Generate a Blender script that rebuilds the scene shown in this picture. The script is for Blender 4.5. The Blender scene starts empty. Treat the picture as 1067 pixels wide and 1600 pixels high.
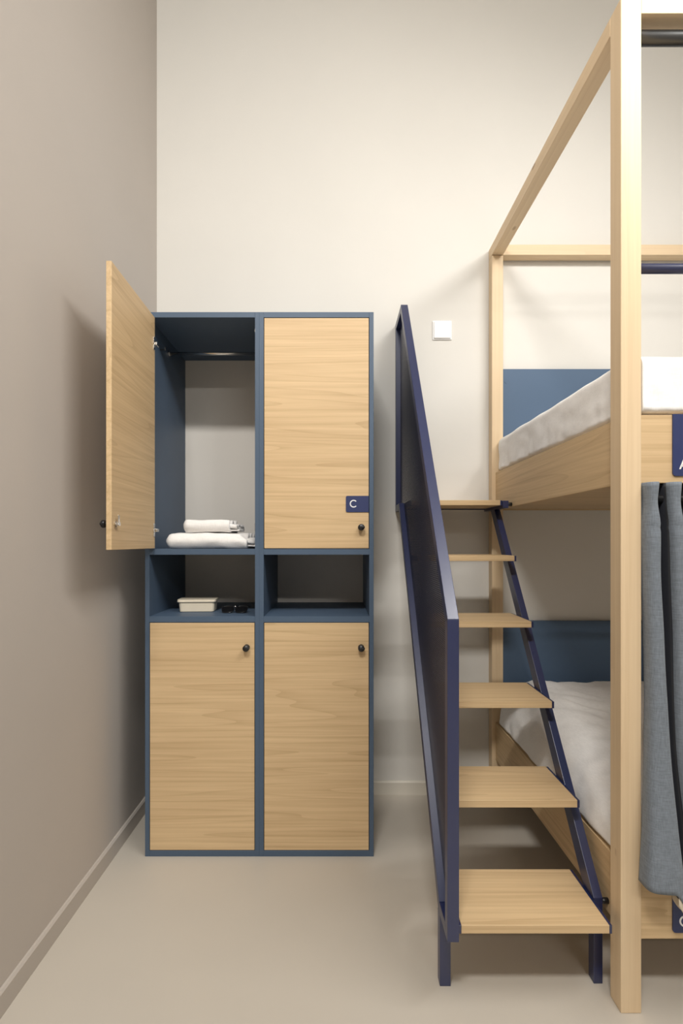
import bpy, bmesh, math, random
from mathutils import Vector, Matrix, noise
random.seed(7)
scene = bpy.context.scene
C = scene.collection

# ------------------------------------------------------------------ camera
CAM_Z = 1.155
FPX = 809.0                       # focal length in pixels of the 1067x1600 frame
cam = bpy.data.cameras.new('camera')
cam.sensor_fit = 'VERTICAL'
cam.sensor_height = 36.0
cam.lens = 36.0 * FPX / 1600.0
cam.shift_x = 7.5 / 1600.0
cam.shift_y = 47.0 / 1600.0
cam.clip_start = 0.02
camo = bpy.data.objects.new('camera', cam)
camo.location = (0, 0, CAM_Z)
camo.rotation_euler = (math.pi / 2, 0, 0)
C.objects.link(camo)
scene.camera = camo

# ------------------------------------------------------------------ world, lamps, exposure
world = bpy.data.worlds.new('world')
scene.world = world
world.use_nodes = True
world.node_tree.nodes['Background'].inputs[0].default_value = (1.0, 0.95, 0.88, 1)
world.node_tree.nodes['Background'].inputs[1].default_value = 0.02


def area_lamp(name, loc, sx, sy, power, color, rot=(0, 0, 0), spread=180):
    l = bpy.data.lights.new(name, 'AREA')
    l.shape = 'RECTANGLE'
    l.size = sx
    l.size_y = sy
    l.energy = power
    l.color = color
    l.spread = math.radians(spread)
    o = bpy.data.objects.new(name, l)
    o.location = loc
    o.rotation_euler = rot
    C.objects.link(o)
    return o


WARM = (1.0, 0.975, 0.935)


def aim(n):
    return Vector(n).to_track_quat('-Z', 'Y').to_euler()


# a long lamp above the aisle turned towards the lockers, and the room's general ceiling lamps
area_lamp('aisle_lamp', (1.35, 0.42, 3.20), 1.6, 0.10, 14.5, WARM, aim((-1.45, 1.65, -2.0)), 118)
area_lamp('ceiling_lamp', (-0.35, -0.9, 3.90), 0.8, 0.25, 63, WARM, aim((0, 0.30, -0.95)))
area_lamp('ceiling_lamp', (1.50, -2.6, 3.20), 1.8, 0.10, 18, WARM, aim((0, 0.8, -0.6)))

vs = scene.view_settings
vs.view_transform = 'Standard'
vs.look = 'None'
vs.exposure = 0.54
vs.gamma = 1.0
vs.use_curve_mapping = False


# ------------------------------------------------------------------ materials
def new_mat(name):
    m = bpy.data.materials.new(name)
    m.use_nodes = True
    nt = m.node_tree
    return m, nt, nt.nodes['Principled BSDF']


def N(nt, typ, **kw):
    n = nt.nodes.new(typ)
    for k, v in kw.items():
        setattr(n, k, v)
    return n


def math_node(nt, op, a, b=None, c=None):
    n = nt.nodes.new('ShaderNodeMath')
    n.operation = op
    for i, v in enumerate((a, b, c)):
        if v is None:
            continue
        if isinstance(v, (int, float)):
            n.inputs[i].default_value = v
        else:
            nt.links.new(v, n.inputs[i])
    return n.outputs[0]


def mix_col(nt, fac, a, b, blend='MIX'):
    n = nt.nodes.new('ShaderNodeMix')
    n.data_type = 'RGBA'
    n.blend_type = blend
    for sock, v in ((n.inputs[0], fac), (n.inputs[6], a), (n.inputs[7], b)):
        if isinstance(v, (int, float)):
            sock.default_value = v
        elif isinstance(v, tuple):
            sock.default_value = (v[0], v[1], v[2], 1)
        else:
            nt.links.new(v, sock)
    return n.outputs[2]


def noise_tex(nt, vec, scale, detail=2.0, rough=0.5, dist=0.0):
    n = nt.nodes.new('ShaderNodeTexNoise')
    n.inputs['Scale'].default_value = scale
    n.inputs['Detail'].default_value = detail
    n.inputs['Roughness'].default_value = rough
    n.inputs['Distortion'].default_value = dist
    nt.links.new(vec, n.inputs['Vector'])
    return n.outputs['Fac']


def mapping(nt, vec, scale):
    n = nt.nodes.new('ShaderNodeMapping')
    n.inputs['Scale'].default_value = scale
    nt.links.new(vec, n.inputs['Vector'])
    return n.outputs[0]


def obj_coord(nt, jitter=False):
    tc = nt.nodes.new('ShaderNodeTexCoord')
    out = tc.outputs['Object']
    if jitter:
        oi = nt.nodes.new('ShaderNodeObjectInfo')
        r = math_node(nt, 'MULTIPLY', oi.outputs['Random'], 37.0)
        cx = nt.nodes.new('ShaderNodeCombineXYZ')
        for i in range(3):
            nt.links.new(r, cx.inputs[i])
        va = nt.nodes.new('ShaderNodeVectorMath')
        va.operation = 'ADD'
        nt.links.new(out, va.inputs[0])
        nt.links.new(cx.outputs[0], va.inputs[1])
        out = va.outputs[0]
    return out


def bump(nt, bsdf, height, strength, dist):
    b = nt.nodes.new('ShaderNodeBump')
    b.inputs['Strength'].default_value = strength
    b.inputs['Distance'].default_value = dist
    nt.links.new(height, b.inputs['Height'])
    nt.links.new(b.outputs[0], bsdf.inputs['Normal'])


def paint(name, col, rough=0.6, var=0.03, bscale=260, bstr=0.12, spec=0.3):
    m, nt, b = new_mat(name)
    v = obj_coord(nt)
    n = noise_tex(nt, v, 2.5, 3)
    dark = tuple(c * (1 - var) for c in col)
    lite = tuple(min(1, c * (1 + var)) for c in col)
    nt.links.new(mix_col(nt, n, dark, lite), b.inputs['Base Color'])
    b.inputs['Roughness'].default_value = rough
    b.inputs['Specular IOR Level'].default_value = spec
    if bstr:
        bump(nt, b, noise_tex(nt, v, bscale, 3), bstr, 0.001)
    return m


def wood(name, light, dark, axis='X', ring=7.0, cross=7.0, along=1.0, contrast=0.8, rough=0.5, knots=False):
    m, nt, b = new_mat(name)
    v = obj_coord(nt, True)
    i = 'XYZ'.index(axis)

    def sc(a, c):
        s = [c, c, c]
        s[i] = a
        return tuple(s)
    n1 = noise_tex(nt, mapping(nt, v, sc(along, cross)), 1.0, 1.5, 0.5, 0.0)
    saw = math_node(nt, 'FRACT', math_node(nt, 'MULTIPLY', n1, ring))
    line = math_node(nt, 'POWER', saw, 5.0)
    fib = noise_tex(nt, mapping(nt, v, sc(5.0, 240.0)), 1.0, 2.0, 0.6)
    fib2 = noise_tex(nt, mapping(nt, v, sc(1.3, 70.0)), 1.0, 4.0, 0.62, 0.4)
    patch = noise_tex(nt, mapping(nt, v, sc(1.0, 3.5)), 1.0, 1.0)
    f = math_node(nt, 'ADD', math_node(nt, 'MULTIPLY', line, 0.30),
                  math_node(nt, 'MULTIPLY', math_node(nt, 'SUBTRACT', fib, 0.3), 0.35))
    f = math_node(nt, 'ADD', f, math_node(nt, 'MULTIPLY', math_node(nt, 'SUBTRACT', fib2, 0.36), 1.25))
    f = math_node(nt, 'ADD', f, math_node(nt, 'MULTIPLY', math_node(nt, 'SUBTRACT', patch, 0.4), 0.35))
    f = math_node(nt, 'MULTIPLY', f, contrast)
    cl = nt.nodes.new('ShaderNodeClamp')
    nt.links.new(f, cl.inputs[0])
    col = mix_col(nt, cl.outputs[0], light, dark)
    if knots:
        vo = nt.nodes.new('ShaderNodeTexVoronoi')
        vo.inputs['Scale'].default_value = 1.0
        vo.inputs['Randomness'].default_value = 1.0
        nt.links.new(mapping(nt, v, sc(5.0, 11.0)), vo.inputs['Vector'])
        k = nt.nodes.new('ShaderNodeMapRange')
        k.inputs['From Min'].default_value = 0.10
        k.inputs['From Max'].default_value = 0.06
        nt.links.new(vo.outputs['Distance'], k.inputs['Value'])
        col = mix_col(nt, math_node(nt, 'MULTIPLY', k.outputs[0], 0.55), col, (0.30, 0.15, 0.07))
    nt.links.new(col, b.inputs['Base Color'])
    b.inputs['Roughness'].default_value = rough
    b.inputs['Specular IOR Level'].default_value = 0.35
    bump(nt, b, f, 0.12, 0.0006)
    return m


def plain(name, col, rough=0.5, metal=0.0, spec=0.5, fine=0.0):
    m, nt, b = new_mat(name)
    v = obj_coord(nt)
    n = noise_tex(nt, v, 40, 2)
    nt.links.new(mix_col(nt, n, tuple(c * 0.96 for c in col), tuple(min(1, c * 1.04) for c in col)), b.inputs['Base Color'])
    b.inputs['Roughness'].default_value = rough
    b.inputs['Metallic'].default_value = metal
    b.inputs['Specular IOR Level'].default_value = spec
    if fine:
        bump(nt, b, noise_tex(nt, v, 900, 2), fine, 0.0005)
    return m


def cloth(name, col, weave=900, strength=0.3, rough=0.9, streak=0.0):
    m, nt, b = new_mat(name)
    v = obj_coord(nt)
    n1 = noise_tex(nt, mapping(nt, v, (weave, weave, weave * 0.12)), 1.0, 2)
    n2 = noise_tex(nt, mapping(nt, v, (weave * 0.12, weave * 0.12, weave)), 1.0, 2)
    w = math_node(nt, 'ADD', n1, n2)
    f = math_node(nt, 'MULTIPLY', math_node(nt, 'SUBTRACT', w, 0.7), 1.6)
    cl = nt.nodes.new('ShaderNodeClamp')
    nt.links.new(f, cl.inputs[0])
    s = 0.06 + streak
    nt.links.new(mix_col(nt, cl.outputs[0], tuple(c * (1 - s) for c in col), tuple(min(1, c * (1 + s)) for c in col)), b.inputs['Base Color'])
    b.inputs['Roughness'].default_value = rough
    b.inputs['Specular IOR Level'].default_value = 0.15
    b.inputs['Sheen Weight'].default_value = 0.15
    bump(nt, b, w, strength, 0.0008)
    return m


M = {}
M['wall_white'] = paint('wall_cream_paint', (0.715, 0.695, 0.65), 0.75)
M['wall_taupe'] = paint('wall_taupe_paint', (0.54, 0.492, 0.448), 0.8)
M['ceiling'] = paint('ceiling_paint', (0.75, 0.73, 0.68), 0.8)
M['floor'] = paint('floor_vinyl', (0.53, 0.487, 0.422), 0.42, 0.04, 400, 0.06, 0.4)
M['base_taupe'] = paint('baseboard_taupe', (0.50, 0.455, 0.41), 0.5, 0.02, 300, 0.05, 0.4)
M['base_white'] = paint('baseboard_cream', (0.68, 0.64, 0.56), 0.5, 0.02, 300, 0.05, 0.4)
M['blue'] = paint('slate_blue_laminate', (0.072, 0.110, 0.168), 0.5, 0.03, 700, 0.08, 0.4)
M['blue_board'] = paint('slate_blue_board', (0.085, 0.135, 0.215), 0.6, 0.03, 700, 0.08, 0.35)
M['back'] = paint('off_white_back_panel', (0.76, 0.72, 0.66), 0.6, 0.02, 500, 0.05)
LA_L, LA_D = (0.70, 0.515, 0.298), (0.40, 0.255, 0.125)
M['oakX'] = wood('oak_laminate_x', LA_L, LA_D, 'X', 16, 7.0, 0.30, 0.85)
M['oakY'] = wood('oak_laminate_y', LA_L, LA_D, 'Y', 16, 7.0, 0.30, 0.85)
SP_L, SP_D = (0.75, 0.585, 0.385), (0.56, 0.39, 0.22)
M['spruceX'] = wood('spruce_x', SP_L, SP_D, 'X', 5, 14, 0.5, 0.6, 0.5, True)
M['spruceY'] = wood('spruce_y', SP_L, SP_D, 'Y', 5, 14, 0.5, 0.6, 0.5, True)
M['spruceZ'] = wood('spruce_z', SP_L, SP_D, 'Z', 5, 14, 0.5, 0.6, 0.5, True)
M['navy'] = plain('navy_powder_coat', (0.012, 0.020, 0.080), 0.34, 0.0, 1.0, 0.03)
M['navy_sign'] = plain('navy_sign_plastic', (0.030, 0.042, 0.125), 0.4)
M['white_print'] = plain('white_print', (0.85, 0.85, 0.85), 0.5)
M['black'] = plain('black_plastic', (0.012, 0.012, 0.013), 0.35)
M['black_gloss'] = plain('black_gloss', (0.008, 0.008, 0.009), 0.12)
M['chrome'] = plain('chrome', (0.75, 0.73, 0.70), 0.2, 1.0)
M['dark_steel'] = plain('dark_steel', (0.10, 0.105, 0.11), 0.28, 0.9)
M['white_plastic'] = plain('white_plastic', (0.93, 0.93, 0.92), 0.35)
M['cream_plastic'] = plain('cream_enamel', (0.80, 0.72, 0.57), 0.35)
M['linen'] = cloth('white_linen', (0.90, 0.885, 0.865), 500, 0.12)
M['terry'] = cloth('white_terry', (0.87, 0.85, 0.83), 350, 0.5)
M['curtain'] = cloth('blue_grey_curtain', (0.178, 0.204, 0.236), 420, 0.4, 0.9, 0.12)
M['curtain_dark'] = cloth('dark_navy_fold_valleys', (0.018, 0.021, 0.034), 420, 0.3)  # much darker colour for the valleys and inner sides between the folds
M['lining'] = cloth('cream_hem_tape', (0.66, 0.58, 0.46), 420, 0.3)
M['grommet'] = M['black']


def perforated():
    m, nt, b = new_mat('navy_perforated_sheet')
    v = obj_coord(nt)
    sep = nt.nodes.new('ShaderNodeSeparateXYZ')
    nt.links.new(v, sep.inputs[0])
    pitch = 0.006
    u = math_node(nt, 'SUBTRACT', math_node(nt, 'FRACT', math_node(nt, 'DIVIDE', sep.outputs['Y'], pitch)), 0.5)
    w = math_node(nt, 'SUBTRACT', math_node(nt, 'FRACT', math_node(nt, 'DIVIDE', sep.outputs['Z'], pitch)), 0.5)
    d = math_node(nt, 'SQRT', math_node(nt, 'ADD', math_node(nt, 'MULTIPLY', u, u), math_node(nt, 'MULTIPLY', w, w)))
    a = math_node(nt, 'GREATER_THAN', d, 0.27)
    nt.links.new(a, b.inputs['Alpha'])
    b.inputs['Base Color'].default_value = (0.020, 0.024, 0.060, 1)
    b.inputs['Roughness'].default_value = 0.5
    return m


M['mesh'] = perforated()


# ------------------------------------------------------------------ geometry helpers
def root_of(o):
    while o.parent:
        o = o.parent
    return o


def thing(name, label, cat, loc=(0, 0, 0), group=None):
    o = bpy.data.objects.new(name, None)
    o.empty_display_size = 0.05
    o.location = loc
    C.objects.link(o)
    o['label'] = label
    o['category'] = cat
    if group:
        o['group'] = group
    return o


def tag(o, label, cat, group=None):
    o['label'] = label
    o['category'] = cat
    if group:
        o['group'] = group
    return o


def obj(name, bm, mats, parent=None, smooth=False, loc=None, local=False):
    """bm in world coordinates unless local; origin moved to the root thing (or to loc for a top-level mesh)."""
    me = bpy.data.meshes.new(name)
    if not local:
        off = None
        if parent is not None:
            off = Vector(root_of(parent).location)
        elif loc is not None:
            off = Vector(loc)
        if off is not None:
            bmesh.ops.translate(bm, verts=bm.verts, vec=-off)
    bmesh.ops.recalc_face_normals(bm, faces=bm.faces)
    bm.to_mesh(me)
    bm.free()
    if not isinstance(mats, (list, tuple)):
        mats = [mats]
    for m in mats:
        me.materials.append(M[m] if isinstance(m, str) else m)
    if smooth:
        for p in me.polygons:
            p.use_smooth = True
    o = bpy.data.objects.new(name, me)
    C.objects.link(o)
    if parent is not None:
        o.parent = parent
    elif loc is not None:
        o.location = loc
    return o


def box(x0, x1, y0, y1, z0, z1, bev=0.0, seg=2, bm=None):
    b = bmesh.new()
    bmesh.ops.create_cube(b, size=1)
    for v in b.verts:
        v.co = Vector(((x0 + x1) / 2 + v.co.x * (x1 - x0), (y0 + y1) / 2 + v.co.y * (y1 - y0), (z0 + z1) / 2 + v.co.z * (z1 - z0)))
    if bev:
        bmesh.ops.bevel(b, geom=list(b.edges), offset=bev, segments=seg, profile=0.5, affect='EDGES')
    if bm is None:
        return b
    merge(bm, b)
    return bm


def merge(dst, src, mat_index=None):
    me = bpy.data.meshes.new('tmp')
    if mat_index is not None:
        for f in src.faces:
            f.material_index = mat_index
    src.to_mesh(me)
    src.free()
    dst.from_mesh(me)
    bpy.data.meshes.remove(me)
    return dst


def cyl(p0, p1, r, r2=None, seg=24, bev=0.0):
    p0, p1 = Vector(p0), Vector(p1)
    d = p1 - p0
    b = bmesh.new()
    bmesh.ops.create_cone(b, cap_ends=True, segments=seg, radius1=r, radius2=r if r2 is None else r2, depth=d.length)
    if bev:
        ed = [e for e in b.edges if abs(e.verts[0].co.z - e.verts[1].co.z) < 1e-6]
        bmesh.ops.bevel(b, geom=ed, offset=bev, segments=2, affect='EDGES')
    q = Vector((0, 0, 1)).rotation_difference(d.normalized())
    mat = Matrix.Translation((p0 + p1) / 2) @ q.to_matrix().to_4x4()
    bmesh.ops.transform(b, matrix=mat, verts=b.verts)
    return b


def lathe(origin, axis, prof, seg=28):
    """prof: list of (r, h) along axis"""
    b = bmesh.new()
    q = Vector((0, 0, 1)).rotation_difference(Vector(axis).normalized())
    rings = []
    for r, h in prof:
        if r < 1e-6:
            rings.append([b.verts.new(Vector(origin) + q @ Vector((0, 0, h)))])
        else:
            rings.append([b.verts.new(Vector(origin) + q @ Vector((r * math.cos(2 * math.pi * k / seg), r * math.sin(2 * math.pi * k / seg), h))) for k in range(seg)])
    for a, c in zip(rings, rings[1:]):
        for k in range(seg):
            k2 = (k + 1) % seg
            vs_ = [a[k % len(a)], a[k2 % len(a)], c[k2 % len(c)], c[k % len(c)]]
            u = []
            for v in vs_:
                if v not in u:
                    u.append(v)
            if len(u) > 2:
                b.faces.new(u)
    return b


def prism_yz(poly, x0, x1, bev=0.0):
    """polygon in (y, z) extruded along x"""
    b = bmesh.new()
    lo = [b.verts.new((x0, y, z)) for y, z in poly]
    hi = [b.verts.new((x1, y, z)) for y, z in poly]
    n = len(poly)
    b.faces.new(lo)
    b.faces.new(hi[::-1])
    for i in range(n):
        b.faces.new((lo[i], hi[i], hi[(i + 1) % n], lo[(i + 1) % n]))
    if bev:
        bmesh.ops.bevel(b, geom=list(b.edges), offset=bev, segments=2, profile=0.5, affect='EDGES')
    return b


def prism_xz(poly, y0, y1):
    b = bmesh.new()
    lo = [b.verts.new((x, y0, z)) for x, z in poly]
    hi = [b.verts.new((x, y1, z)) for x, z in poly]
    n = len(poly)
    b.faces.new(lo)
    b.faces.new(hi[::-1])
    for i in range(n):
        b.faces.new((lo[i], hi[i], hi[(i + 1) % n], lo[(i + 1) % n]))
    return b


def offset_poly(poly, d):
    """inward offset of a polygon given in clockwise or counter-clockwise order"""
    area = sum(poly[i][0] * poly[(i + 1) % len(poly)][1] - poly[(i + 1) % len(poly)][0] * poly[i][1] for i in range(len(poly)))
    s = 1 if area > 0 else -1
    out = []
    n = len(poly)
    for i in range(n):
        p0, p1, p2 = Vector(poly[i - 1]), Vector(poly[i]), Vector(poly[(i + 1) % n])
        d1, d2 = (p1 - p0).normalized(), (p2 - p1).normalized()
        n1 = Vector((-d1.y, d1.x)) * s
        n2 = Vector((-d2.y, d2.x)) * s
        k = (n1 + n2)
        k = k / (1 + n1.dot(n2))
        q = p1 + k * d
        out.append((q.x, q.y))
    return out


def rounded_rect(x0, x1, z0, z1, r, corners=(1, 1, 1, 1)):
    """corners: bl, br, tr, tl"""
    pts = []
    for (cx, cz, a0, on, kx, kz) in ((x0 + r, z0 + r, 180, corners[0], x0, z0), (x1 - r, z0 + r, 270, corners[1], x1, z0),
                                     (x1 - r, z1 - r, 0, corners[2], x1, z1), (x0 + r, z1 - r, 90, corners[3], x0, z1)):
        if on:
            for k in range(7):
                a = math.radians(a0 + 15 * k)
                pts.append((cx + r * math.cos(a), cz + r * math.sin(a)))
        else:
            pts.append((kx, kz))
    return pts


def letter_c(cx, cz, R, t, y0, y1):
    b = bmesh.new()
    n = 28
    a0, a1 = math.radians(42), math.radians(318)
    rows = []
    for k in range(n + 1):
        a = a0 + (a1 - a0) * k / n
        q = []
        for r in (R, R - t):
            for y in (y0, y1):
                q.append(b.verts.new((cx + r * math.cos(a), y, cz + r * math.sin(a))))
        rows.append(q)
    for p, q in zip(rows, rows[1:]):
        for i, j in ((0, 1), (1, 3), (3, 2), (2, 0)):
            b.faces.new((p[i], p[j], q[j], q[i]))
    b.faces.new((rows[0][0], rows[0][1], rows[0][3], rows[0][2]))
    b.faces.new((rows[-1][0], rows[-1][2], rows[-1][3], rows[-1][1]))
    return b


def letter_a(x0, z0, w, h, t, y0, y1):
    b = prism_xz([(x0, z0), (x0 + t, z0), (x0 + w / 2 + t * 0.05, z0 + h * 0.80), (x0 + w - t, z0), (x0 + w, z0),
                  (x0 + w / 2 + t * 0.55, z0 + h), (x0 + w / 2 - t * 0.55, z0 + h)], y0, y1)
    merge(b, prism_xz([(x0 + w * 0.22, z0 + h * 0.24), (x0 + w * 0.78, z0 + h * 0.24), (x0 + w * 0.70, z0 + h * 0.24 + t * 0.85), (x0 + w * 0.30, z0 + h * 0.24 + t * 0.85)], y0, y1))
    return b


def struct(name, bm, m, parent=None):
    o = obj(name, bm, m, parent)
    if parent is None:
        o['kind'] = 'structure'
    return o


# ------------------------------------------------------------------ the room
WX, WY = -0.825, 2.375          # left wall, back wall
RX, RY, CZ = 4.6, -4.5, 4.2     # right wall, rear wall, ceiling
struct('floor', box(WX - 0.1, RX + 0.1, RY - 0.1, WY + 0.1, -0.1, 0), 'floor')
struct('ceiling', box(WX - 0.1, RX + 0.1, RY - 0.1, WY + 0.1, CZ, CZ + 0.1), 'ceiling')
struct('wall_left', box(WX - 0.1, WX, RY - 0.1, WY + 0.1, 0, CZ), 'wall_taupe')
struct('wall_back', box(WX, RX, WY, WY + 0.1, 0, CZ), 'wall_white')
struct('wall_right', box(RX, RX + 0.1, RY - 0.1, WY + 0.1, 0, CZ), 'wall_white')
struct('wall_rear', box(WX, RX, RY - 0.1, RY, 0, CZ), 'wall_white')


def baseboard(name, along, m):
    # profile with a small chamfer on top
    h, t = 0.0615, 0.011
    if along == 'Y':
        p = [(WX, 0), (WX + t, 0), (WX + t, h - 0.006), (WX + t - 0.005, h), (WX, h)]
        struct(name, prism_xz(p, RY, WY), m)
    else:
        p = [(WY, 0), (WY - t, 0), (WY - t, h - 0.006), (WY - t + 0.005, h), (WY, h)]
        struct(name, prism_yz(p, WX + t, RX), m)


baseboard('baseboard_left', 'Y', 'base_taupe')
baseboard('baseboard_back', 'X', 'base_white')

# ------------------------------------------------------------------ lockers
LY = 809 / 425.4                 # front plane of the lockers
LB = 2.362                       # back of the lockers
TOPZ = 2.0
T = 0.016


def door_mesh(w, h):
    b = box(0, w, 0, T, 0, h, 0.0008, 1)
    return b


def knob(door, x, z):
    """cam-lock knob: rosette, neck, turning head with a grip and a keyway; door-local, front is -Y"""
    b = lathe((x, 0, z), (0, -1, 0), [(0, -0.001), (0.0115, -0.001), (0.0115, 0.002), (0.0075, 0.003), (0.0065, 0.010), (0.0095, 0.012), (0.0115, 0.015), (0.0118, 0.022), (0.0105, 0.0245), (0, 0.0245)])
    merge(b, box(x - 0.0025, x + 0.0125, -0.026, -0.013, z - 0.0035, z + 0.0035, 0.001))
    k = obj('knob', b, 'black', door, True, local=True)
    k['label'] = 'black turning lock knob'
    s = obj('keyhole', lathe((x - 0.001, 0, z + 0.002), (0, -1, 0), [(0, 0.0240), (0.0035, 0.0240), (0.0035, 0.0253), (0.0012, 0.0253), (0.0012, 0.0246), (0, 0.0246)], 16), 'dark_steel', door, True, local=True)
    return k


def hinge_on_door(door, z):
    """cup hinge on the door's inner face near the hinge edge x=0; inner face is y=T"""
    b = box(0.006, 0.020, T, T + 0.003, z - 0.024, z + 0.024, 0.001)
    merge(b, lathe((0.013, T, z), (0, 1, 0), [(0, 0), (0.010, 0), (0.010, 0.004), (0.008, 0.005), (0, 0.005)], 18))
    merge(b, box(-0.012, 0.014, T + 0.002, T + 0.012, z - 0.006, z + 0.006, 0.002))
    h = obj('hinge', b, 'chrome', door, local=True)
    h['label'] = 'chrome cup hinge'
    return h


def make_locker(x0, x1, label, open_top):
    L = thing('locker', label, 'locker', ((x0 + x1) / 2, LY, 0), 'slate blue lockers against the back wall')
    xi0, xi1 = x0 + T, x1 - T
    yb = LB
    obj('side_panel', box(x0, xi0, LY, yb, 0, TOPZ, 0.0006, 1), 'blue', L)
    obj('side_panel', box(xi1, x1, LY, yb, 0, TOPZ, 0.0006, 1), 'blue', L)
    obj('top_panel', box(xi0, xi1, LY, yb, 1.980, TOPZ, 0.0006, 1), 'blue', L)
    sh1 = (1.1085, 1.1300)
    sh2 = (0.8600, 0.8816)
    obj('shelf', box(xi0, xi1, LY, yb - 0.008, sh1[0], sh1[1], 0.0006, 1), 'blue', L)
    obj('shelf', box(xi0, xi1, LY, yb - 0.008, sh2[0], sh2[1], 0.0006, 1), 'blue', L)
    obj('bottom_panel', box(xi0, xi1, LY, yb, 0.0, 0.0215, 0.0006, 1), 'blue', L)
    bp = obj('back_panel', box(xi0, xi1, yb - 0.008, yb, 0.0215, 1.980), 'back', L)
    bp['label'] = 'off-white back panel'
    g = 0.002
    dw = (xi1 - xi0) - 2 * g
    # lower door, closed
    d = obj('door', door_mesh(dw, 0.860 - 0.0215 - 2 * g), 'oakX', L, local=True)
    d['label'] = 'light oak laminate door'
    d.location = Vector((xi0 + g, LY, 0.0215 + g)) - L.location
    knob(d, dw - 0.028, 0.768 - 0.0215 - g)
    # upper door
    dh = 1.980 - 1.130 - 2 * g
    d = obj('door', door_mesh(dw, dh), 'oakX', L, local=True)
    d['label'] = 'light oak laminate door'
    if not open_top:
        d.location = Vector((xi0 + g, LY, 1.130 + g)) - L.location
        knob(d, dw - 0.028, 1.209 - 1.130 - g)
        sw, sz0, sz1 = 0.084, 1.265 - 1.130 - g, 1.3245 - 1.130 - g
        s = obj('name_plate', prism_xz(rounded_rect(dw - sw, dw, sz0, sz1, 0.006, (1, 0, 0, 1)), -0.003, 0), 'navy_sign', d, local=True)
        s['label'] = 'navy plate with rounded left corners'
        l = obj('letter', letter_c(dw - 0.0555, (sz0 + sz1) / 2 + 0.001, 0.0142, 0.0040, -0.0036, -0.003), 'white_print', d, local=True)
        l['label'] = 'white letter C'
    else:
        d.location = Vector((xi0 + 0.0055, LY - 0.004, 1.130 + g)) - L.location
        d.rotation_euler = (0, 0, -math.radians(91.2 - 2.4))
        knob(d, dw - 0.028, 1.209 - 1.130 - g)
        for z in (0.066, dh - 0.100):
            hinge_on_door(d, z)
        zc = 1.209 - 1.130 - g
        b = lathe((dw - 0.028, T, zc), (0, 1, 0), [(0, 0), (0.009, 0), (0.009, 0.003), (0.006, 0.004), (0.006, 0.013), (0, 0.013)], 18)
        merge(b, box(dw - 0.033, dw - 0.023, T + 0.009, T + 0.011, zc - 0.006, zc + 0.026, 0.0008))
        merge(b, box(dw - 0.031, dw - 0.012, T + 0.006, T + 0.013, zc - 0.004, zc + 0.004, 0.001))
        o = obj('lock_cam', b, 'chrome', d, local=True)
        o['label'] = 'chrome lock cam'
        # hanging rail and its sockets
        ry, rz = 2.117, 1.926
        obj('hanging_rail', cyl((xi0, ry, rz), (xi1, ry, rz), 0.0065), 'chrome', L, True)
        for xx, s in ((xi0, 1), (xi1, -1)):
            obj('rail_socket', cyl((xx, ry, rz), (xx + s * 0.008, ry, rz), 0.012, bev=0.001), 'chrome', L)
        obj('strike_plate', box(xi1 - 0.003, xi1, LY + 0.012, LY + 0.030, 1.932, 1.944, 0.0008), 'chrome', L)
        obj('strike_plate', box(xi1 - 0.003, xi1, LY + 0.012, LY + 0.030, 1.195, 1.225, 0.0008), 'chrome', L)
        obj('coat_hook', merge(cyl((xi0, 2.02, 1.905), (xi0 + 0.022, 2.02, 1.905), 0.003, seg=12), cyl((xi0 + 0.019, 2.02, 1.902), (xi0 + 0.019, 2.02, 1.914), 0.003, seg=12)), 'dark_steel', L)
    return L


make_locker(-0.704, -0.2842, 'tall slate blue locker with its upper oak door standing open, next to the taupe wall', True)
make_locker(-0.2842, 0.1356, 'tall slate blue locker with both oak doors shut and a letter C plate', False)


# ------------------------------------------------------------------ towels, box and sunglasses in the open locker
def sheet_path(pts, thick, y0, y1, ny=14, wob=0.002, seed=0.0, sub=6, ywave=0.0):
    """a cloth of a given thickness that follows a path in the XZ plane, with depth along y"""
    # Catmull-Rom resample
    P = [Vector((p[0], p[1])) for p in pts]
    Q = []
    for i in range(len(P) - 1):
        a = P[max(i - 1, 0)]
        b_, c_ = P[i], P[i + 1]
        d = P[min(i + 2, len(P) - 1)]
        for k in range(sub):
            t = k / sub
            Q.append(0.5 * ((2 * b_) + (c_ - a) * t + (2 * a - 5 * b_ + 4 * c_ - d) * t * t + (3 * b_ - a - 3 * c_ + d) * t ** 3))
    Q.append(P[-1])
    n = len(Q)
    nor = []
    for i in range(n):
        d = (Q[min(i + 1, n - 1)] - Q[max(i - 1, 0)]).normalized()
        nor.append(Vector((-d.y, d.x)))
    loop = []
    for i in range(n):
        loop.append(Q[i] + nor[i] * thick / 2)
    end = Q[-1] + (Q[-1] - Q[-2]).normalized() * thick * 0.35
    loop.append(end)
    for i in range(n - 1, -1, -1):
        loop.append(Q[i] - nor[i] * thick / 2)
    st = Q[0] + (Q[0] - Q[1]).normalized() * thick * 0.35
    loop.append(st)
    b = bmesh.new()
    rows = []
    for j in range(ny + 1):
        y = y0 + (y1 - y0) * j / ny
        pinch = 1.0
        e = min(j, ny - j)
        row = []
        for i, q in enumerate(loop):
            v = noise.noise_vector(Vector((q.x * 22, y * 22, q.y * 40 + seed)))
            row.append(b.verts.new((q.x + v.x * wob, y + v.y * wob * 1.5 + ywave * math.sin(q.x * 25 + seed), q.y + v.z * wob)))
        rows.append(row)
    m = len(loop)
    for r0, r1 in zip(rows, rows[1:]):
        for i in range(m):
            b.faces.new((r0[i], r0[(i + 1) % m], r1[(i + 1) % m], r1[i]))
    b.faces.new(rows[0])
    b.faces.new(rows[-1][::-1])
    return b


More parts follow.
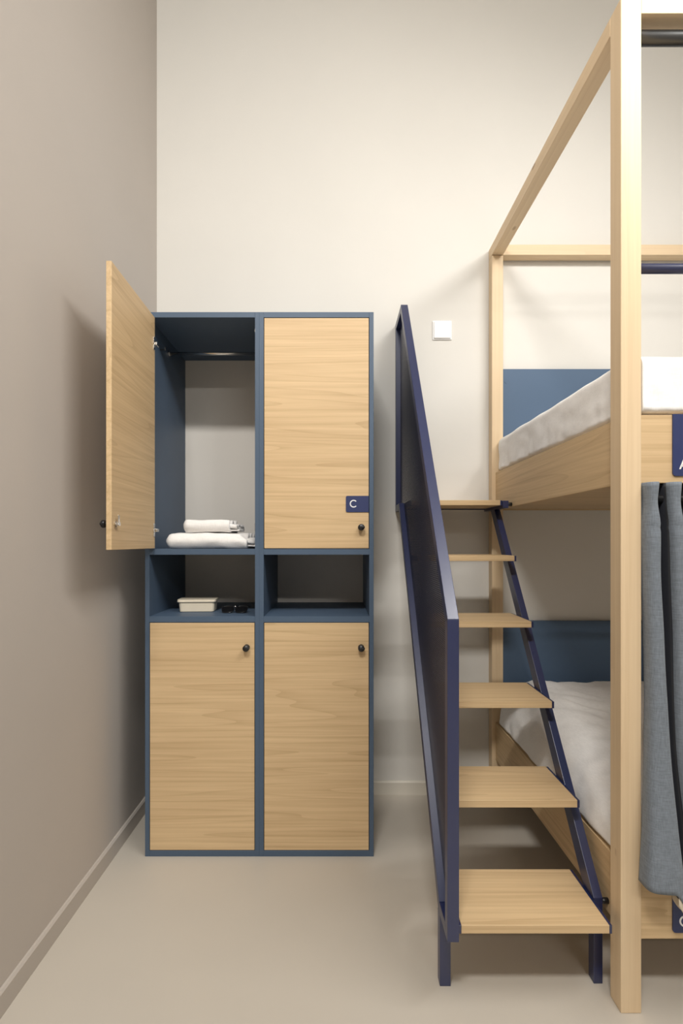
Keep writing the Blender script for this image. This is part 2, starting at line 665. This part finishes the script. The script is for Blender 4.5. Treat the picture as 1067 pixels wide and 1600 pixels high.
def towel(name, label, x0, x1, y0, y1, z0, h, seed, nose):
    """a towel folded in layers: the fold faces the front, the layers show at the right-hand end"""
    root = thing(name, label, 'towel', ((x0 + x1) / 2, (y0 + y1) / 2, z0), 'folded white towels in the open locker')

    def along_x(b, xa, xb, rl, zc, zh, ragged):
        # sheet_path is built along y: turn (x, y, z) -> (y, x, z), then round the left end
        for v in b.verts:
            px, py, pz = v.co
            x = py
            d = max(0.0, min(1.0, (x - xa) / rl))
            f = math.sqrt(max(0.0, 1 - (1 - d) ** 2)) * 0.45 + 0.55
            z = zc + (pz - zc) * f
            yy = px + (0.012 * (1 - d) ** 2)
            e = max(0.0, (x - (xb - 0.03)) / 0.03)
            z -= e * ragged * (0.5 + 0.5 * math.sin(px * 90 + seed)) * max(0, (pz - z0) / h)
            z += 0.0035 * noise.noise(Vector((x * 14, yy * 9, seed))) * min(1, (pz - z0) / h * 1.5)
            v.co = Vector((x, yy, max(z, z0 + 0.0006)))
        return b
    t = h * 0.30
    zb, zt = z0 + t / 2 + 0.001, z0 + h - t / 2
    zm, r = (zb + zt) / 2, (zt - zb) / 2
    # outer layer: bottom, round the front, top, down at the back
    pts = [(y1 - 0.005, zb), (y0 + 0.12, zb), (y0 + r + 0.035, zb), (y0 + r + t * 0.4, zb), (y0 + r * 0.35 + t / 2, zm - r * 0.72), (y0 + t / 2, zm),
           (y0 + r * 0.35 + t / 2, zm + r * 0.72), (y0 + r + t * 0.4, zt), (y0 + r + 0.05, zt + 0.001), (y0 + 0.13, zt + nose), (y1 - 0.03, zt), (y1 - 0.005, zt - 0.004)]
    obj('outer_fold', along_x(sheet_path(pts, t, x0, x1 - 0.020, 40, 0.0024, seed), x0, x1 - 0.020, 0.018, zm, h, 0.024), 'terry', root, True)
    t2 = (zt - zb - t) * 0.55
    pts = [(y1 - 0.01, zm - t2 * 0.5), (y0 + 0.08, zm - t2 * 0.5), (y0 + t + 0.014, zm - t2 * 0.4), (y0 + t + 0.008, zm), (y0 + t + 0.014, zm + t2 * 0.4), (y0 + 0.08, zm + t2 * 0.5), (y1 - 0.01, zm + t2 * 0.5)]
    obj('inner_fold', along_x(sheet_path(pts, t2 * 0.95, x0 + 0.012, x1 + 0.006, 24, 0.0015, seed + 5), x0 + 0.012, x1 + 0.006, 0.02, zm, h, 0.012), 'terry', root, True)
    pts = [(y0 + 0.03, zb + t * 0.1), (y0 + 0.08, zb + t * 0.25), (y1 - 0.04, zb + t * 0.1)]
    obj('hem', along_x(sheet_path(pts, t * 0.5, x1 - 0.03, x1 + 0.012, 8, 0.002, seed + 9), x1 - 0.2, x1 + 0.016, 0.02, zm, h, 0.010), 'terry', root, True)
    return root


SZ = 1.130
towel('towel', 'large folded white towel lying on the locker shelf under the smaller one', -0.640, -0.318, 1.935, 2.17, SZ, 0.058, 1.3, 0.002)
towel('towel', 'small folded white towel on top of the larger towel', -0.583, -0.386, 1.955, 2.14, SZ + 0.0615, 0.048, 4.1, 0.004)

NZ = 0.8816
bx = thing('lunch_box', 'small cream rectangular box with a lid on the lower locker shelf', 'box', (-0.550, 2.062, NZ))


def tapered_box(cx, cy, z0, z1, wx0, wy0, wx1, wy1, r):
    b = bmesh.new()
    rings = []
    for z, wx, wy in ((z0, wx0 - 0.006, wy0 - 0.006), (z0 + 0.003, wx0, wy0), (z1, wx1, wy1)):
        rr = rounded_rect(cx - wx / 2, cx + wx / 2, cy - wy / 2, cy + wy / 2, r)
        rings.append([b.verts.new((x, y, z)) for x, y in rr])
    n = len(rings[0])
    for a, c in zip(rings, rings[1:]):
        for i in range(n):
            b.faces.new((a[i], a[(i + 1) % n], c[(i + 1) % n], c[i]))
    b.faces.new(rings[0])
    b.faces.new(rings[-1])
    return b


obj('body', tapered_box(-0.550, 2.062, NZ, NZ + 0.038, 0.132, 0.084, 0.138, 0.090, 0.012), 'cream_plastic', bx, True)
obj('lid', tapered_box(-0.550, 2.062, NZ + 0.038, NZ + 0.049, 0.149, 0.101, 0.147, 0.099, 0.014), 'cream_plastic', bx)
for o_ in bx.children:
    o_.data.polygons.foreach_set('use_smooth', [False] * len(o_.data.polygons))
bx.rotation_euler = (0, 0, math.radians(4))

# sunglasses, folded, lying lenses forward
sg = thing('sunglasses', 'pair of black sunglasses lying folded beside the cream box', 'sunglasses', (-0.395, 2.03, NZ))


def tube(pts, r, seg=10, closed=False):
    b = bmesh.new()
    P = [Vector(p) for p in pts]
    n = len(P)
    rings = []
    for i, p in enumerate(P):
        d = (P[(i + 1) % n] - P[i - 1]) if closed else (P[min(i + 1, n - 1)] - P[max(i - 1, 0)])
        q = Vector((0, 0, 1)).rotation_difference(d.normalized())
        rings.append([b.verts.new(p + q @ Vector((r * math.cos(2 * math.pi * k / seg), r * math.sin(2 * math.pi * k / seg), 0))) for k in range(seg)])
    rng = range(n) if closed else range(n - 1)
    for i in rng:
        a, c = rings[i], rings[(i + 1) % n]
        # align start to limit twist
        off = min(range(seg), key=lambda s: (a[0].co - c[s].co).length)
        for k in range(seg):
            b.faces.new((a[k], a[(k + 1) % seg], c[(k + 1 + off) % seg], c[(k + off) % seg]))
    if not closed:
        b.faces.new(rings[0])
        b.faces.new(rings[-1])
    return b


for s in (-1, 1):
    cx = -0.395 + s * 0.026
    ring = []
    for k in range(28):
        a = 2 * math.pi * k / 28
        ex = abs(math.cos(a)) ** 0.75 * math.copysign(1, math.cos(a)) * 0.0225
        ez = abs(math.sin(a)) ** 0.75 * math.copysign(1, math.sin(a)) * 0.0185
        ring.append((cx + ex, 2.005 + ez * 0.80, NZ + 0.0135 + ez * 0.55))
    obj('rim', tube(ring, 0.0020, 8, True), 'black_gloss', sg, True)
    b = bmesh.new()
    b.faces.new([b.verts.new(p) for p in ring])
    ext = bmesh.ops.extrude_face_region(b, geom=list(b.faces))
    bmesh.ops.translate(b, verts=[v for v in ext['geom'] if isinstance(v, bmesh.types.BMVert)], vec=(0, 0.0012, -0.001))
    obj('lens', b, 'black_gloss', sg)
    hx = cx + s * 0.022
    tp = [(hx, 2.010, NZ + 0.021), (hx + s * 0.002, 2.018, NZ + 0.022), (hx - s * 0.010, 2.026 + 0.004 * s, NZ + 0.012), (hx - s * 0.055, 2.028 + 0.004 * s, NZ + 0.006), (hx - s * 0.085, 2.032 + 0.004 * s, NZ + 0.0035)]
    obj('temple', tube(tp, 0.0018, 8), 'dark_steel', sg, True)
obj('bridge', tube([(-0.400, 2.012, NZ + 0.021), (-0.395, 2.014, NZ + 0.0235), (-0.390, 2.012, NZ + 0.021)], 0.0016, 8), 'chrome', sg, True)

# ------------------------------------------------------------------ white plate on the wall
sw = thing('wall_plate', 'small white square plate fixed high on the cream back wall', 'wall plate', (0.4825, WY, 2.082))
obj('base', box(0.439, 0.526, WY - 0.006, WY, 2.081, 2.168, 0.002), 'white_plastic', sw)
obj('rocker', box(0.444, 0.521, WY - 0.013, WY - 0.005, 2.086, 2.163, 0.003), 'white_plastic', sw)

# ------------------------------------------------------------------ bunk bed
BX0, BX1 = 0.696, 2.80          # outer faces of the frame
PY0, PY1 = 1.268, 2.372
PW = 0.0505
PT = 2.490
bed = thing('bunk_bed', 'light wooden bunk bed frame with tall square posts and blue back boards', 'bunk bed', ((BX0 + BX1) / 2, (PY0 + PY1) / 2, 0))
for x in (BX0, BX1 - PW):
    for y in (PY0, PY1 - PW):
        far = y > 1.5
        obj('post', box(x, x + PW, y, y + PW, 0, PT if not far else PT - PW + 0.002, 0.0022), 'spruceZ', bed)
for x in (BX0, BX1 - PW):
    obj('top_rail', box(x, x + PW, PY0 + PW, PY1, PT - 0.047, PT, 0.002), 'spruceY', bed)
for y in (PY0, PY1 - PW):
    e = 0.0006
    obj('top_rail', box(BX0 + PW - (0 if y < 1.5 else 0.0), BX1 - PW, y + e, y + PW - e, 2.4505 if y < 1.5 else PT - 0.047, PT - e, 0.0015), 'spruceX', bed)
PX = 0.713
for k, (z0, z1) in enumerate(((1.300, 1.467), (0.181, 0.348))):
    obj('end_panel', box(PX, PX + 0.022, PY0 + PW - 0.004, PY1 - PW + 0.004, z0, z1, 0.0012), 'oakY', bed)
    obj('end_panel', box(BX1 - 0.04, BX1 - 0.018, PY0 + PW - 0.004, PY1 - PW + 0.004, z0, z1, 0.0012), 'oakY', bed)
    obj('front_panel', box(BX0 + PW - 0.001, BX1 - PW + 0.001, PY0 + 0.003, PY0 + 0.025, z0, z1, 0.0012), 'oakX', bed)
    obj('rear_panel', box(BX0 + PW - 0.001, BX1 - PW + 0.001, PY1 - 0.024, PY1 - 0.002, z0, z1, 0.0012), 'oakX', bed)
    obj('base_board', box(PX + 0.023, BX1 - 0.041, PY0 + 0.026, PY1 - 0.025, z0 + 0.004, z0 + 0.020), 'oakX', bed)
for z0, z1 in ((1.475, 1.940), (0.356, 0.797)):
    h_ = obj('back_board', box(BX0 + PW, BX1 - PW, PY1 - 0.024, PY1 - 0.004, z0, z1, 0.001), 'blue_board', bed)
    h_['label'] = 'slate blue board against the wall'
    for bxx in (BX0 + PW + 0.022, BX1 - PW - 0.022):
        obj('cover_cap', cyl((bxx, PY1 - 0.0255, z1 - 0.058), (bxx, PY1 - 0.022, z1 - 0.058), 0.008, bev=0.001), 'blue_board', h_)
gr = obj('guard_rail', cyl((BX0 + PW - 0.002, PY0 + 0.026, 1.838), (BX1 - PW + 0.002, PY0 + 0.026, 1.838), 0.012), 'navy', bed, True)
gr['label'] = 'navy metal guard rail'
cr = obj('curtain_rail', cyl((BX0 + PW + 0.001, PY0 + 0.030, 2.4175), (BX1 - PW - 0.001, PY0 + 0.030, 2.4175), 0.0160), 'dark_steel', bed, True)
obj('curtain_rail_socket', cyl((BX0 + PW - 0.001, PY0 + 0.030, 2.4175), (BX0 + PW + 0.005, PY0 + 0.030, 2.4175), 0.0195, bev=0.001), 'dark_steel', bed)
cr2 = obj('curtain_rail', cyl((BX0 + PW + 0.001, PY0 + 0.020, 1.262), (BX1 - PW - 0.001, PY0 + 0.020, 1.262), 0.011), 'black', bed, True)
for z1, ch in ((1.4685, 'A'), (0.3495, 'C')):
    sg_ = obj('name_plate', prism_xz(rounded_rect(0.823, 0.973, z1 - 0.1515, z1, 0.008, (1, 1, 0, 0)), PY0 - 0.0005, PY0 + 0.003), 'navy_sign', bed)
    sg_['label'] = 'navy plate hung over the front panel'
    if ch == 'A':
        lb = letter_a(0.838, z1 - 0.1515 + 0.0165, 0.0245, 0.0245, 0.0042, PY0 - 0.0012, PY0 - 0.0004)
    else:
        lb = letter_c(0.8525, z1 - 0.1515 + 0.029, 0.0140, 0.0042, PY0 - 0.0012, PY0 - 0.0004)
    l_ = obj('letter', lb, 'white_print', sg_)
    l_['label'] = 'white letter ' + ch


# ------------------------------------------------------------------ bedding
def soft_box(x0, x1, y0, y1, z0, z1, rad, nx, ny, nz, fn):
    """box with rounded edges; fn(co, normal) displaces"""
    b = bmesh.new()
    idx = {}

    def vert(i, j, k):
        key = (i, j, k)
        if key in idx:
            return idx[key]
        # denser sampling near the edges
        def s(u):
            return 0.5 - 0.5 * math.cos(math.pi * u) if True else u
        u, v, w = s(i / nx), s(j / ny), s(k / nz)
        p = Vector((x0 + (x1 - x0) * u, y0 + (y1 - y0) * v, z0 + (z1 - z0) * w))
        rx = min(rad[0], (x1 - x0) / 2)
        ry = min(rad[1], (y1 - y0) / 2)
        rzt, rzb = rad[2], rad[3]
        c = Vector((min(max(p.x, x0 + rx), x1 - rx), min(max(p.y, y0 + ry), y1 - ry), min(max(p.z, z0 + rzb), z1 - rzt)))
        d = p - c
        sc_ = Vector((d.x / rx if rx else 0, d.y / ry if ry else 0, d.z / (rzt if d.z > 0 else rzb)))
        m = max(abs(sc_.x), abs(sc_.y), abs(sc_.z))
        if m > 1e-9 and sc_.length > 1e-9:
            sn = sc_.normalized() * m
            q = c + Vector((sn.x * rx, sn.y * ry, sn.z * (rzt if d.z > 0 else rzb)))
            nrm = Vector((sn.x / rx, sn.y / ry, sn.z / (rzt if d.z > 0 else rzb))).normalized()
        else:
            q, nrm = p, Vector((0, 0, 1))
        q = q + fn(q, nrm)
        idx[key] = b.verts.new(q)
        return idx[key]
    for i in range(nx):
        for j in range(ny):
            b.faces.new((vert(i, j, 0), vert(i, j + 1, 0), vert(i + 1, j + 1, 0), vert(i + 1, j, 0)))
            b.faces.new((vert(i, j, nz), vert(i + 1, j, nz), vert(i + 1, j + 1, nz), vert(i, j + 1, nz)))
    for i in range(nx):
        for k in range(nz):
            b.faces.new((vert(i, 0, k), vert(i + 1, 0, k), vert(i + 1, 0, k + 1), vert(i, 0, k + 1)))
            b.faces.new((vert(i, ny, k), vert(i, ny, k + 1), vert(i + 1, ny, k + 1), vert(i + 1, ny, k)))
    for j in range(ny):
        for k in range(nz):
            b.faces.new((vert(0, j, k), vert(0, j, k + 1), vert(0, j + 1, k + 1), vert(0, j + 1, k)))
            b.faces.new((vert(nx, j, k), vert(nx, j + 1, k), vert(nx, j + 1, k + 1), vert(nx, j, k + 1)))
    return b


def sheet_wrinkle(q, n):
    a = noise.noise(Vector((q.x * 7, q.y * 7, q.z * 5))) * 0.004
    side = 1 - abs(n.z)
    low = max(0.0, min(1.0, (1.60 - q.z) / 0.12))
    b_ = noise.noise(Vector((q.x * 34 + q.z * 6, q.y * 34 + q.z * 6, q.z * 4 + 9))) * 0.0045 * side * low
    c_ = noise.noise(Vector((q.x * 16 + q.z * 20, q.y * 16, q.z * 22))) * 0.003 * side
    return n * (a + b_ + c_)


def clear_posts(q):
    """bedding gives way to the two left-hand posts"""
    px, py0, py1, g = BX0 + PW + 0.004, PY0 + PW + 0.004, PY1 - PW - 0.004, 0.0
    if q.x < px and q.y < py0:
        if px - q.x < py0 - q.y:
            q.x = px
        else:
            q.y = py0
    elif q.x < px and q.y > py1:
        if px - q.x < q.y - py1:
            q.x = px
        else:
            q.y = py1
    return q


def clear_bm(b):
    for v in b.verts:
        v.co = clear_posts(v.co.copy())
    return b


def upper_cover(q, n):
    d = sheet_wrinkle(q, n)
    # pleats gathered at the far left corner
    return d


uc = thing('mattress', 'mattress in a crumpled white fitted sheet on the upper bunk', 'mattress', (1.75, 1.8, 1.3205))
obj('mattress_core', clear_bm(soft_box(0.7365, 2.755, PY0 + 0.0275, PY1 - 0.027, 1.3205, 1.475, (0.02, 0.02, 0.01, 0.01), 40, 30, 6, lambda q, n: Vector((0, 0, 0)))), 'linen', uc, True)
obj('sheet', clear_bm(soft_box(0.719, 2.770, 1.270, 2.340, 1.4695, 1.621, (0.035, 0.050, 0.028, 0.012), 120, 110, 22, upper_cover)), 'linen', uc, True)


def duvet_fn(q, n):
    top = max(0.0, n.z)
    a = noise.noise(Vector((q.x * 3.2, q.y * 3.2, 1.7))) * 0.020 * top
    b_ = noise.noise(Vector((q.x * 10, q.y * 7 + q.x * 4, 5.2))) * 0.008
    c_ = noise.noise(Vector((q.x * 26 + q.y * 8, q.y * 15, q.z * 20))) * 0.0065
    w = 1 - min(1.0, max(0.0, (q.z - 0.352) / 0.03))
    return n * ((a + b_ + c_) * (1 - 0.8 * w))


du = thing('duvet', 'puffy white duvet spread over the lower bunk behind the stair', 'duvet', (1.75, 1.8, 0.349))
obj('cover', clear_bm(soft_box(0.712, 2.770, 1.288, 2.340, 0.3495, 0.545, (0.16, 0.07, 0.17, 0.012), 130, 110, 26, duvet_fn)), 'linen', du, True)

# ------------------------------------------------------------------ curtain
cu = thing('curtain', 'blue-grey curtain hanging in folds beside the front post of the lower bunk', 'curtain', (0.98, 1.27, 0.33))


# height, first fold (left, right), second fold (left, right), front of the folds in y
FOLDS = [(1.300, 0.748, 0.776, 0.802, 0.832, 1.238), (1.255, 0.751, 0.773, 0.806, 0.830, 1.240), (1.196, 0.747, 0.779, 0.809, 0.835, 1.237),
         (1.074, 0.749, 0.780, 0.811, 0.840, 1.237), (0.921, 0.7535, 0.786, 0.814, 0.846, 1.235), (0.769, 0.7530, 0.791, 0.816, 0.855, 1.230),
         (0.620, 0.747, 0.797, 0.819, 0.870, 1.222), (0.475, 0.739, 0.803, 0.825, 0.890, 1.207), (0.340, 0.727, 0.812, 0.832, 0.912, 1.190)]
NFOLD = 5


def fold_at(z):
    F = FOLDS
    if z >= F[0][0]:
        return F[0][1:]
    if z <= F[-1][0]:
        return F[-1][1:]
    for i in range(len(F) - 1):
        if F[i][0] >= z >= F[i + 1][0]:
            t = (F[i][0] - z) / (F[i][0] - F[i + 1][0])
            p0, p1, p2, p3 = F[max(i - 1, 0)], F[i], F[i + 1], F[min(i + 2, len(F) - 1)]
            if i < 2:
                t = t * t * (3 - 2 * t)
                return [p1[k] + (p2[k] - p1[k]) * t for k in range(1, 6)]
            return [0.5 * (2 * p1[k] + (p2[k] - p0[k]) * t + (2 * p0[k] - 5 * p1[k] + 4 * p2[k] - p3[k]) * t * t + (3 * p1[k] - p0[k] - 3 * p2[k] + p3[k]) * t ** 3) for k in range(1, 6)]


def curtain_path(z):
    """smooth cross-section of the curtain at one height: points (x, y, dark)"""
    l1, r1, l2, r2, yf = fold_at(z)
    low = max(0.0, min(1.0, (0.62 - z) / 0.28))
    yb = min(yf + 0.085, 1.315) * (1 - low) + 1.2560 * low
    pts = [(l1 + 0.002 - 0.002 * low, yf + 0.042 + 0.014 * low, 0)]
    for n in range(NFOLD):
        l = l1 if n == 0 else l2 + (n - 1) * (l2 - l1) * 1.02
        r = r1 if n == 0 else r2 + (n - 1) * (l2 - l1) * 1.02
        w = 0.006 * noise.noise(Vector((n * 3.7 + 1, z * 2.2, 2.0))) if n else 0
        l, r = l + w, r + w
        nxt = l2 + n * (l2 - l1) * 1.02
        d = r - l
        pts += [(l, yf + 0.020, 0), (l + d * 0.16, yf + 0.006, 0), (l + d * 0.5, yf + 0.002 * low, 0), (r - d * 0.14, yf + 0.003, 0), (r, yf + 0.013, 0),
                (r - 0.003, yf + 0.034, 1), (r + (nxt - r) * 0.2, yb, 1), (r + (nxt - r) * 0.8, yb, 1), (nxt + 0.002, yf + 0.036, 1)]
    out = []
    sub = 5
    for i in range(len(pts) - 1):
        a, b_, c_, d_ = pts[max(i - 1, 0)], pts[i], pts[i + 1], pts[min(i + 2, len(pts) - 1)]
        for k in range(sub):
            t = k / sub
            q = [0.5 * (2 * b_[m] + (c_[m] - a[m]) * t + (2 * a[m] - 5 * b_[m] + 4 * c_[m] - d_[m]) * t * t + (3 * b_[m] - a[m] - 3 * c_[m] + d_[m]) * t ** 3) for m in (0, 1)]
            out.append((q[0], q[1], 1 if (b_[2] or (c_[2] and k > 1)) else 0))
    return out


def curtain_sheet(zt, zb, nv, back=0.0, first=0, dark_valleys=False):
    b = bmesh.new()
    rows = []
    for j in range(nv + 1):
        z = zt + (zb - zt) * j / nv
        path = curtain_path(z)[first:]
        t = max(0.0, min(1.0, (0.55 - z) / 0.21))
        stitch = max(0.0, 1 - abs(z - 1.190) / 0.007)
        row = []
        for x, y, dk in path:
            drop = max(0.0, min(1.0, (x - 0.780) / 0.030))
            drop = drop * drop * (3 - 2 * drop) * 0.032
            yy = y + stitch * 0.0022 + noise.noise(Vector((x * 40, y * 40, z * 7))) * 0.0016 + back
            row.append((b.verts.new((x, yy, z - drop * t ** 2)), dk))
        rows.append(row)
    for r0, r1 in zip(rows, rows[1:]):
        for i in range(len(r0) - 1):
            f = b.faces.new((r0[i][0], r0[i + 1][0], r1[i + 1][0], r1[i][0]))
            if dark_valleys and r0[i][1]:
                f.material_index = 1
    return b


def solid(o, th, off=0):
    m = o.modifiers.new('thickness', 'SOLIDIFY')
    m.thickness = th
    m.offset = off
    return o


fb = solid(obj('fabric', curtain_sheet(1.2995, 0.342, 96, dark_valleys=True), ['curtain', 'curtain_dark'], cu, True), 0.0016)
hm = solid(obj('hem_tape', curtain_sheet(0.3445, 0.322, 3, 0.0022, 18), 'lining', cu, True), 0.001)
hm['label'] = 'cream tape showing below the hem'

# ------------------------------------------------------------------ stair
st = thing('bunk_stair', 'navy metal bunk stair with six oak treads and a perforated side guard', 'stair', (0.48, 1.8, 0))
TX0, TX1 = 0.304, 0.665
RISE, RUN, Y1, TD, TT = 0.2209, 0.1685, 1.262, 0.217, 0.0205
for k in range(6):
    y = Y1 + RUN * k
    z = RISE * (k + 1)
    last = k == 5
    yb = 2.362 if last else y + TD
    t_ = obj('tread', box(TX0, TX1, y, yb, z - TT, z, 0.0008, 1), 'oakX', st)
    t_['label'] = 'light oak laminate tread'
    for x in (TX0 - 0.007, TX1):
        obj('tread_bracket', box(x, x + 0.007, y + 0.001, yb, z - TT - 0.001, z - 0.001, 0.0005, 1), 'navy', st)
    obj('tread_support', box(TX0, TX1, yb - 0.035, yb - 0.005, z - TT - 0.004, z - TT), 'navy', st)
# left frame of the guard: one closed loop of square tube, mitred
OUT = [(1.254, 0.185), (1.368, 0.185), (2.235, 1.293), (2.370, 1.293), (2.370, 2.147), (2.163, 2.147), (1.254, 0.968)]
TB = 0.0285
INN = offset_poly(OUT, TB)
LX0, LX1 = 0.268, 0.2965
names = ['foot_rail', 'stringer', 'landing_rail', 'wall_upright', 'top_rail', 'handrail', 'front_upright']
for i, nm in enumerate(names):
    j = (i + 1) % len(OUT)
    obj(nm, prism_yz([OUT[i], OUT[j], INN[j], INN[i]], LX0, LX1, 0.0012), 'navy', st)
pan = offset_poly(OUT, TB - 0.002)
g_ = obj('guard_panel', prism_yz(pan, 0.2880, 0.2895), 'mesh', st)
g_['label'] = 'dark perforated metal sheet'
obj('leg', box(LX0, LX1, 1.346, 1.3745, 0.0, 0.186, 0.0012), 'navy', st)
# right stringer with leg and landing rail
RX0, RX1 = 0.672, 0.6955
sl = 1.108 / 0.867
ROUT = [(1.354, 0.0), (1.3825, 0.0), (1.3825, 0.195), (2.235, 1.293), (2.362, 1.293), (2.362, 1.3225), (2.094, 1.3225), (2.094, 1.293), (2.186, 1.293), (1.354, 0.232)]
obj('leg', prism_yz([(1.354, 0.0), (1.3825, 0.0), (1.3825, 0.195), (1.354, 0.210)], RX0, RX1, 0.001), 'navy', st)
obj('stringer', prism_yz([(1.354, 0.208), (1.392, 0.195), (2.262, 1.293), (2.205, 1.293), (1.354, 0.224)], RX0, RX1, 0.001), 'navy', st)
obj('landing_rail', box(RX0, RX1, 2.094, 2.362, 1.2935, 1.3225, 0.001), 'navy', st)
obj('fixing_pin', cyl((RX1 - 0.002, 1.362, 0.212), (PX + 0.0005, 1.362, 0.212), 0.0075), 'black', st, True)
obj('fixing_pin', cyl((RX1 - 0.002, 2.11, 1.309), (PX + 0.0005, 2.11, 1.309), 0.0075), 'black', st, True)
